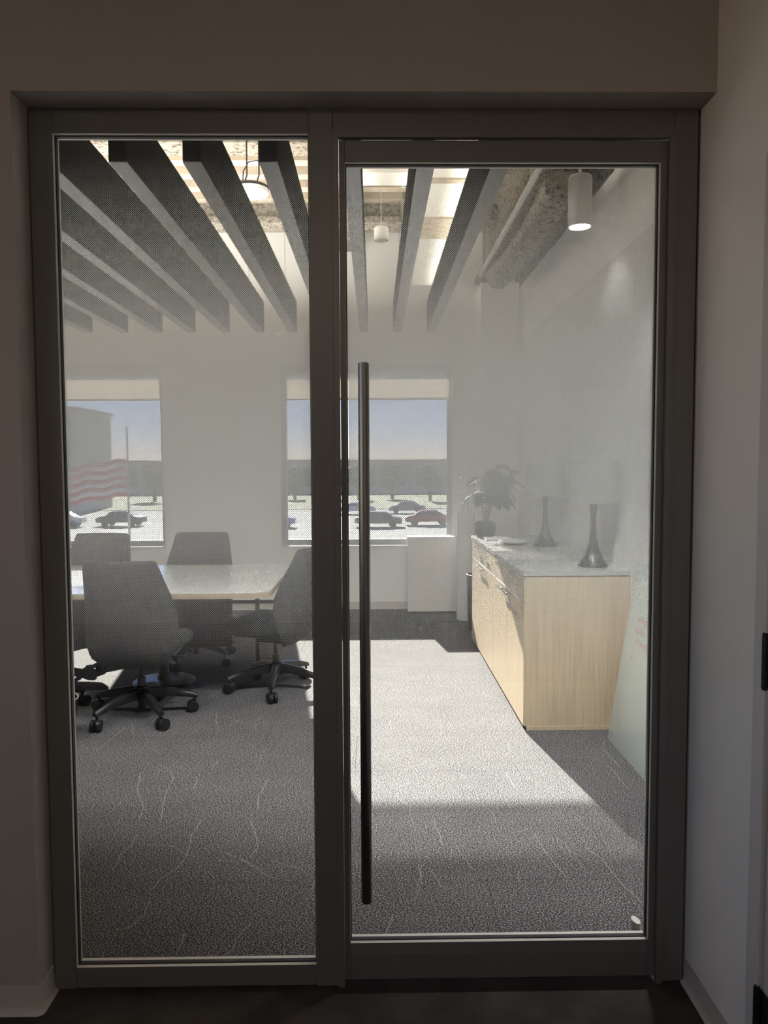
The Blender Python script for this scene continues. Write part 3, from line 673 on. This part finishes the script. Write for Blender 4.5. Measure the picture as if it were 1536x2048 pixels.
bobj('leg', (1.30, 1.33, 0.43, 0.46, 0.0, 0.705), 'black_plastic', t)
bobj('cross_rail', (1.10, 1.50, 0.436, 0.454, 0.475, 0.50), 'black_plastic', t)
# small dark bin at the left edge
t = thing('waste_basket', 'small dark tapered bin with a pale rim at the left edge of the glass', 'bin', (-1.775, 4.10, 0))
b = BM(); lathe(b, [(0.095, 0.0), (0.100, 0.004), (0.128, 0.225), (0.122, 0.225), (0.094, 0.01)], seg=32); obj('bucket', b, 'black_plastic', t, True)
b = BM(); lathe(b, [(0.127, 0.222), (0.130, 0.224), (0.130, 0.228), (0.127, 0.229), (0.122, 0.226)], seg=32, cap=False); obj('rim', b, 'galv', t, True)

# ------------------------------------------------------------------ credenza
CX0, CX1, CY0, CY1, CZ = 0.84, 1.437, 4.17, 6.40, 0.91
t = thing('credenza', 'long pale oak credenza with grey top along the right wall', 'credenza', (CX0, CY0, 0))
dx, dy = CX1-CX0, CY1-CY0
bobj('carcass', (0.022, dx, 0.024, dy, 0.05, CZ-.032), 'oak', t)
bobj('end_panel', (0.012, dx, 0.0, 0.022, 0.022, CZ-.032), 'oak', t, bev=0.001)
bobj('plinth', (0.02, dx, -0.004, dy, 0.0, 0.022), 'oak', t)
bobj('worktop', (-0.006, dx, -0.004, dy+.004, CZ-.03, CZ), 'top', t, bev=0.002)
nb = 4; bw = (dy-0.004)/nb
for i in range(nb):
    y0 = 0.003+i*bw; y1 = y0+bw-0.004
    d_ = bobj('drawer', (0.0, 0.0205, y0, y1, 0.735, CZ-.036), 'oak', t, bev=0.001)
    o_ = bobj('door', (0.0, 0.0205, y0, y1, 0.024, 0.731), 'oak', t, bev=0.001)
    yc = y1-0.16 if i % 2 == 0 else y0+0.16
    for par, yy, zz in ((d_, yc, 0.855), (o_, (y1-0.10 if i % 2 == 0 else y0+0.10), 0.715)):
        b = BM(); box(b, -0.034, -0.024, yy-.08, yy+.08, zz-.006, zz+.006, bev=0.002)
        for s in (-.06, .06): box(b, -0.030, 0.001, yy+s-.004, yy+s+.004, zz-.004, zz+.004)
        obj('bar_pull', b, 'chrome', par, True)
# lamps on the credenza
def table_lamp(x, y, lab):
    t = thing('table_lamp', lab, 'table lamp', (x, y, CZ), group='trumpet-based lamps on the credenza')
    pr = [(0.088, 0.0), (0.089, 0.006), (0.070, 0.03), (0.052, 0.06), (0.036, 0.10), (0.025, 0.15), (0.018, 0.21), (0.0165, 0.27), (0.019, 0.32), (0.026, 0.36), (0.032, 0.385)]
    b = BM(); lathe(b, pr, 36); obj('base', b, 'dark_lamp', t, True)
    b = BM(); lathe(b, [(0.150, 0.372), (0.1515, 0.372), (0.140, 0.615), (0.1385, 0.615)], 48, cap=False); obj('lamp_shade', b, 'lampshade', t, True)
    b = BM(); cyl(b, (0, 0, 0.385), (0, 0, 0.46), 0.012, seg=14)
    for a in range(3): cyl(b, (0, 0, 0.60), (0.139*cos(a*2.094), 0.139*sin(a*2.094), 0.60), 0.002, seg=6)
    cyl(b, (0, 0, .46), (0, 0, .61), 0.003, seg=8); obj('socket_and_spider', b, 'chrome', t, True)
table_lamp(1.285, 4.37, 'trumpet-based drum-shade table lamp nearest the glass on the credenza')
table_lamp(1.26, 5.50, 'trumpet-based drum-shade table lamp farther back on the credenza')
# dishes / tray in the sun
t = thing('serving_dish', 'shallow white oval dish on the sunlit far part of the credenza', 'dish', (1.06, 5.68, CZ))
b = BM(); lathe(b, [(0.05, 0.0), (0.075, 0.004), (0.115, 0.020), (0.117, 0.024), (0.112, 0.022), (0.07, 0.009), (0.002, 0.007)], 40); 
o_ = obj('bowl', b, 'ceramic', t, True); o_.scale = (1.0, 1.25, 1)
t = thing('small_tray', 'flat white tray behind the oval dish on the credenza', 'tray', (0.99, 6.00, CZ))
b = BM(); box(b, -0.10, 0.10, -0.08, 0.08, 0.0, 0.006, bev=0.003)
for dd in ((-0.10, 0.10, -0.08, -0.074), (-0.10, 0.10, 0.074, 0.08), (-0.10, -0.094, -0.08, 0.08), (0.094, 0.10, -0.08, 0.08)): box(b, *dd, 0.002, 0.018)
obj('tray_body', b, 'ceramic', t)
# potted plant
t = thing('potted_plant', 'leafy dark plant in a dark round pot at the far end of the credenza', 'potted plant', (0.935, 6.28, CZ))
b = BM(); lathe(b, [(0.062, 0.0), (0.078, 0.01), (0.090, 0.06), (0.088, 0.12), (0.082, 0.13), (0.078, 0.125), (0.07, 0.11)], 32); obj('pot', b, 'dark_pot', t, True)
b = BM(); lathe(b, [(0.001, 0.112), (0.076, 0.110), (0.074, 0.10)], 24); obj('soil', b, 'soil', t)
lf = BM(); n = 7; rows_ = []
for i in range(n+1):
    s = i/n; w = 0.032*sin(PI*min(1, s*0.97+0.03))**0.7; zb = 0.02*sin(s*PI)-0.03*s*s
    rows_.append([(-w, s*0.12, zb+.006), (0, s*0.12, zb), (w, s*0.12, zb+.006)])
loft(lf, rows_); lfm = mesh_of(lf, 'leaf', True)
random.seed(11)
b = BM()
stems = []
for k in range(9):
    a = k*2.399; r = random.uniform(0.03, 0.13); h = random.uniform(0.26, 0.44)
    p1 = (r*cos(a)*.5+0.02, r*sin(a)*.5, 0.12+h*.5); p2 = (r*cos(a)+0.10, r*sin(a), 0.08+h)
    sweep(b, [(0.01*cos(a), 0.01*sin(a), 0.10), p1, p2], [0.005, 0.004, 0.003], 7); stems.append((p1, p2))
obj('stems', b, 'twig', t)
for k in range(84):
    p1, p2 = stems[k % 9]; q = Vector(p1).lerp(Vector(p2), random.uniform(0.2, 1.05))
    l = obj('leaf', lfm, 'leaf', t, loc=q); s = random.uniform(1.1, 1.7); l.scale = (s, s, s)
    l.rotation_euler = (random.uniform(-0.5, 0.8), random.uniform(-0.5, 0.5), random.uniform(0, 2*PI))
# tall white floor vase with lit twigs
t = thing('floor_vase', 'tall white cylindrical floor vase with thin twigs behind the credenza', 'floor vase', (0.895, 7.30, 0))
b = BM(); lathe(b, [(0.085, 0.0), (0.09, 0.01), (0.092, 1.02), (0.095, 1.045), (0.088, 1.045), (0.084, 1.0), (0.082, 0.75), (0.002, 0.74)], 36); obj('vase_body', b, 'ceramic', t, True)
random.seed(5)
b = BM(); tw = []
for k in range(6):
    a = k*1.05; x, y, z = 0.03*cos(a), 0.03*sin(a), 0.80; pts = [(x, y, z)]
    for s in range(9):
        x += random.gauss(0.006*cos(a), 0.008); y += random.gauss(0.006*sin(a), 0.008); z += 0.085; pts.append((x, y, z))
    sweep(b, pts, [0.0035-0.0003*i for i in range(len(pts))], 6); tw += pts[3:]
obj('twigs', b, 'twig', t)
b = BM()
for p in tw:
    for k in range(2):
        c = Vector(p)+Vector((random.uniform(-.02, .02), random.uniform(-.02, .02), random.uniform(-.02, .03))); a = random.uniform(0, 6.28); u = Vector((cos(a), sin(a), random.uniform(-.3, .6))).normalized()*0.022; w = u.orthogonal().normalized()*0.009
        b.faces.new([b.verts.new(c-u), b.verts.new(c+w), b.verts.new(c+u), b.verts.new(c-w)])
lv = obj('twig_leaves', b, 'leaf_pale', t); lv['kind'] = 'stuff'
# dark bin
t = thing('trash_bin', 'dark round trash bin behind the far end of the credenza', 'bin', (0.985, 6.84, 0))
b = BM(); lathe(b, [(0.120, 0.0), (0.124, 0.005), (0.136, 0.49), (0.138, 0.505), (0.132, 0.51), (0.128, 0.49), (0.115, 0.02)], 36); obj('bucket', b, 'black_plastic', t, True)
b = BM(); lathe(b, [(0.1375, 0.498), (0.141, 0.502), (0.141, 0.512), (0.134, 0.514)], 36, cap=False); obj('rim', b, 'dark_pot', t, True)
# white storage box under the window
t = thing('white_pedestal', 'white box-shaped pedestal standing against the far wall under the window', 'pedestal', (0.34, 7.64, 0))
bobj('body', (0.004, 0.498, 0.006, 0.222, 0.018, 0.775), 'white_metal', t, bev=0.002); bobj('front_panel', (0.0, 0.50, 0.0, 0.006, 0.014, 0.785), 'white_metal', t, bev=0.001)
bobj('base', (0.02, 0.48, 0.02, 0.20, 0.0, 0.018), 'gasket', t); bobj('top', (0.0, 0.50, 0.006, 0.224, 0.776, 0.785), 'white_metal', t, bev=0.001)
# leaning glass board
t = thing('glass_board', 'frosted glass marker board leaning on the right wall with faint red writing', 'marker board', (1.277, 3.03, 0))
tilt = math.atan2(0.150, 0.965)
t.rotation_euler = (0, tilt, 0)
b = BM(); box(b, 0.0, 0.006, 0.0, 1.0, 0.001, 0.985, bev=0.0012); obj('glass_sheet', b, 'glassboard', t, True)
b = BM(); box(b, 0.006, 0.0075, 0.02, 0.98, 0.02, 0.965); obj('back_film', b, 'ceramic', t)
random.seed(3)
def stroke(pts, par):
    b = BM(); vs_ = []
    for i, p in enumerate(pts):
        a, c = pts[max(0, i-1)], pts[min(len(pts)-1, i+1)]; ty, tz = c[0]-a[0], c[1]-a[1]; L = math.hypot(ty, tz) or 1
        vs_.append((b.verts.new((-0.0004, p[0]-tz/L*.003, p[1]+ty/L*.003)), b.verts.new((-0.0004, p[0]+tz/L*.003, p[1]-ty/L*.003))))
    for a, c in zip(vs_, vs_[1:]): b.faces.new((a[0], a[1], c[1], c[0]))
    return obj('pen_stroke', b, 'red_ink', par)
for row, (ya, yb_, z) in enumerate([(0.85, 0.70, 0.70), (0.87, 0.72, 0.64), (0.84, 0.66, 0.585)]):
    n = 14; stroke([(ya+(yb_-ya)*i/n, z+0.018*(1 if i % 2 else -1)*random.uniform(.4, 1)) for i in range(n+1)], t)
stroke([(0.86, 0.53), (0.85, 0.50), (0.865, 0.49), (0.85, 0.475)], t)
for y in (0.05, 0.95):
    for z in (0.05, 0.935):
        b = BM(); cyl(b, (-0.002, y, z), (0.0065, y, z), 0.007, seg=16); obj('fixing_cap', b, 'chrome', t, True)
# door stop on the carpet
t = thing('floor_door_stop', 'small steel door stop with a slanted top on the carpet by the hinge side', 'door stop', (0.822, 2.285, 0))
b = BM(); cyl(b, (0, 0, 0), (0, 0, 0.034), 0.0145, seg=28); obj('post', b, 'silver', t, True)
b = BM(); v_ = cyl(b, (0, 0, 0.036), (0, 0, 0.058), 0.0145, seg=28)
for v in v_:
    if v.co.z > 0.05: v.co.z += -0.35*v.co.x+0.45*v.co.y*0.6
obj('cap', b, 'silver', t, True)
b = BM(); cyl(b, (0, 0, 0.033), (0, 0, 0.037), 0.0125, seg=28); obj('groove', b, 'black_plastic', t, True)

# ------------------------------------------------------------------ outside
GZ = -4.0
b = BM(); box(b, -260, 260, 9.0, 420, GZ-0.3, GZ); struct('ground_outside', b, 'asphalt', 'grey parking lot and street outside the windows', 'ground')
b = BM(); box(b, -200, 200, 30, 47, GZ, GZ+.06); struct('ground_pavement', b, 'pavement', 'pale concrete drive outside below the windows', 'pavement')
b = BM(); box(b, -200, 200, 100, 150, GZ, GZ+.08); struct('ground_grass', b, 'grass', 'strip of dry grass beyond the parking lot', 'grass')
random.seed(21)
def tree(x, y, h, r, lab):
    t = thing('tree', lab, 'tree', (x, y, GZ), group='trees beyond the parking lot')
    b = BM(); cyl(b, (0, 0, 0), (0, 0, h*.5), 0.3, 0.18, seg=10); obj('trunk', b, 'bark', t, True)
    b = BM()
    for k in range(7):
        q = Matrix.Translation((random.uniform(-.5, .5)*r, random.uniform(-.5, .5)*r, h*(.45+.45*random.random())))
        bmesh.ops.create_icosphere(b, subdivisions=2, radius=r*random.uniform(.45, .7), matrix=q)
    for v in b.verts: v.co += Vector((random.gauss(0, .12), random.gauss(0, .12), random.gauss(0, .12)))*r*.35
    obj('crown', b, 'foliage', t)
TREES = [(-44.5, 'distant tree outside the left-hand window, left of the flag pole'), (-36.8, 'distant tree outside at the right edge of the left-hand window')]
TREES += [(x, 'distant tree, %s from the left outside the right-hand window' % ORD[i]) for i, x in enumerate((-14, -8.5, -2.6, 3.2, 9.2))]
for x, lab in TREES: tree(x, random.uniform(122, 138), random.uniform(5.2, 6.6), random.uniform(2.0, 2.5), lab)
def building(x, y, w, d, h, lab, nx, nz, mat='stucco'):
    t = thing('building', lab, 'building', (x, y, GZ))
    bobj('walls', (-w/2, w/2, 0, d, 0, h), mat, t); bobj('roof', (-w/2-.3, w/2+.3, -.3, d+.3, h, h+.4), 'roof', t)
    wm = BM(); box(wm, -w/nx*.3, w/nx*.3, -0.06, 0.02, -h/nz*.28, h/nz*.28); wm = mesh_of(wm, 'building_window')
    for i in range(nx):
        for j in range(nz): obj('building_window', wm, 'bglass', t, loc=(-w/2+w/nx*(i+.5), 0, h/nz*(j+.5)))
building(-44.5, 96, 14, 12, 13, 'pale tall building outside at the left edge of the left-hand window', 3, 4)
building(-18, 165, 130, 20, 7.0, 'long low building far outside behind the trees', 20, 1)
def car(x, y, rz, c, lab):
    t = thing('car', lab, 'car', (x, y, GZ), rz, group='cars in the parking lot outside')
    prof = [(-2.2, .35), (-2.25, .75), (-1.9, .92), (-1.35, .98), (-0.75, 1.42), (0.75, 1.46), (1.5, 1.0), (2.15, .88), (2.2, .4)]
    b = BM(); prism(b, prof, 1, -0.85, 0.85)
    for v in b.verts:
        if v.co.z > 1.2: v.co.y *= .8
    obj('body', b, c, t)
    b = BM(); prism(b, [(-1.2, 1.0), (-0.72, 1.38), (0.70, 1.41), (1.32, 1.02)], 1, -0.80, 0.80)
    for v in b.verts: v.co.y *= (.86 if v.co.z > 1.2 else 1.075)
    obj('side_glass', b, 'bglass', t)
    for px in (-1.35, 1.35):
        for s in (-1, 1):
            b = BM(); cyl(b, (px, s*.68, .33), (px, s*.88, .33), .33, seg=18); obj('wheel', b, 'tyre', t, True)
CARS = [(-30, 72, .1, 0, 'distant white car at the left edge of the left-hand window'), (-24.5, 73, -.1, 1, 'distant black car outside near the foot of the flag pole'),
        (-9.5, 70, 0, 3, 'distant blue car at the left end of the row outside the right-hand window'), (0.4, 70, 3.1, 1, 'distant black car outside just right of the door pull'),
        (5.2, 72, 0, 4, 'distant red car at the right end of the row outside'), (-2.0, 90, 0, 0, 'distant white car in the rear row outside, beside the door pull'), (4, 91, 0, 2, 'distant grey car in the rear row outside, right of the white one')]
for x, y, r, c, lab in CARS: car(x, y, r, 'car%d' % c, lab)
t = thing('flag_pole', 'thin grey flag pole outside the left-hand window', 'flag pole', (-9.78, 30, GZ+.06))
b = BM(); cyl(b, (0, 0, 0), (0, 0, 7.0), 0.06, 0.04, seg=12); obj('shaft', b, 'galv', t, True)
b = BM(); bmesh.ops.create_uvsphere(b, u_segments=12, v_segments=8, radius=0.09, matrix=Matrix.Translation((0, 0, 7.06))); obj('finial', b, 'galv', t, True)
fg = thing('flag', 'red and white striped flag outside the left-hand window', 'flag', (-9.84, 30, 0.40))
for k in range(9):
    z0, z1 = k*0.165, (k+1)*0.165; b = BM(); rows_ = []
    for zz in (z0, z1):
        rows_.append([(-2.3*u/20, 0.16*sin(u*.75+zz)*u/20, zz-0.32*(u/20)**1.3+0.05*sin(u*.6)) for u in range(21)])
    loft(b, rows_); o_ = obj('stripe', b, 'flag_red' if k % 2 == 0 else 'flag_white', fg, True)
    s_ = o_.modifiers.new('solid', 'SOLIDIFY'); s_.thickness = 0.012
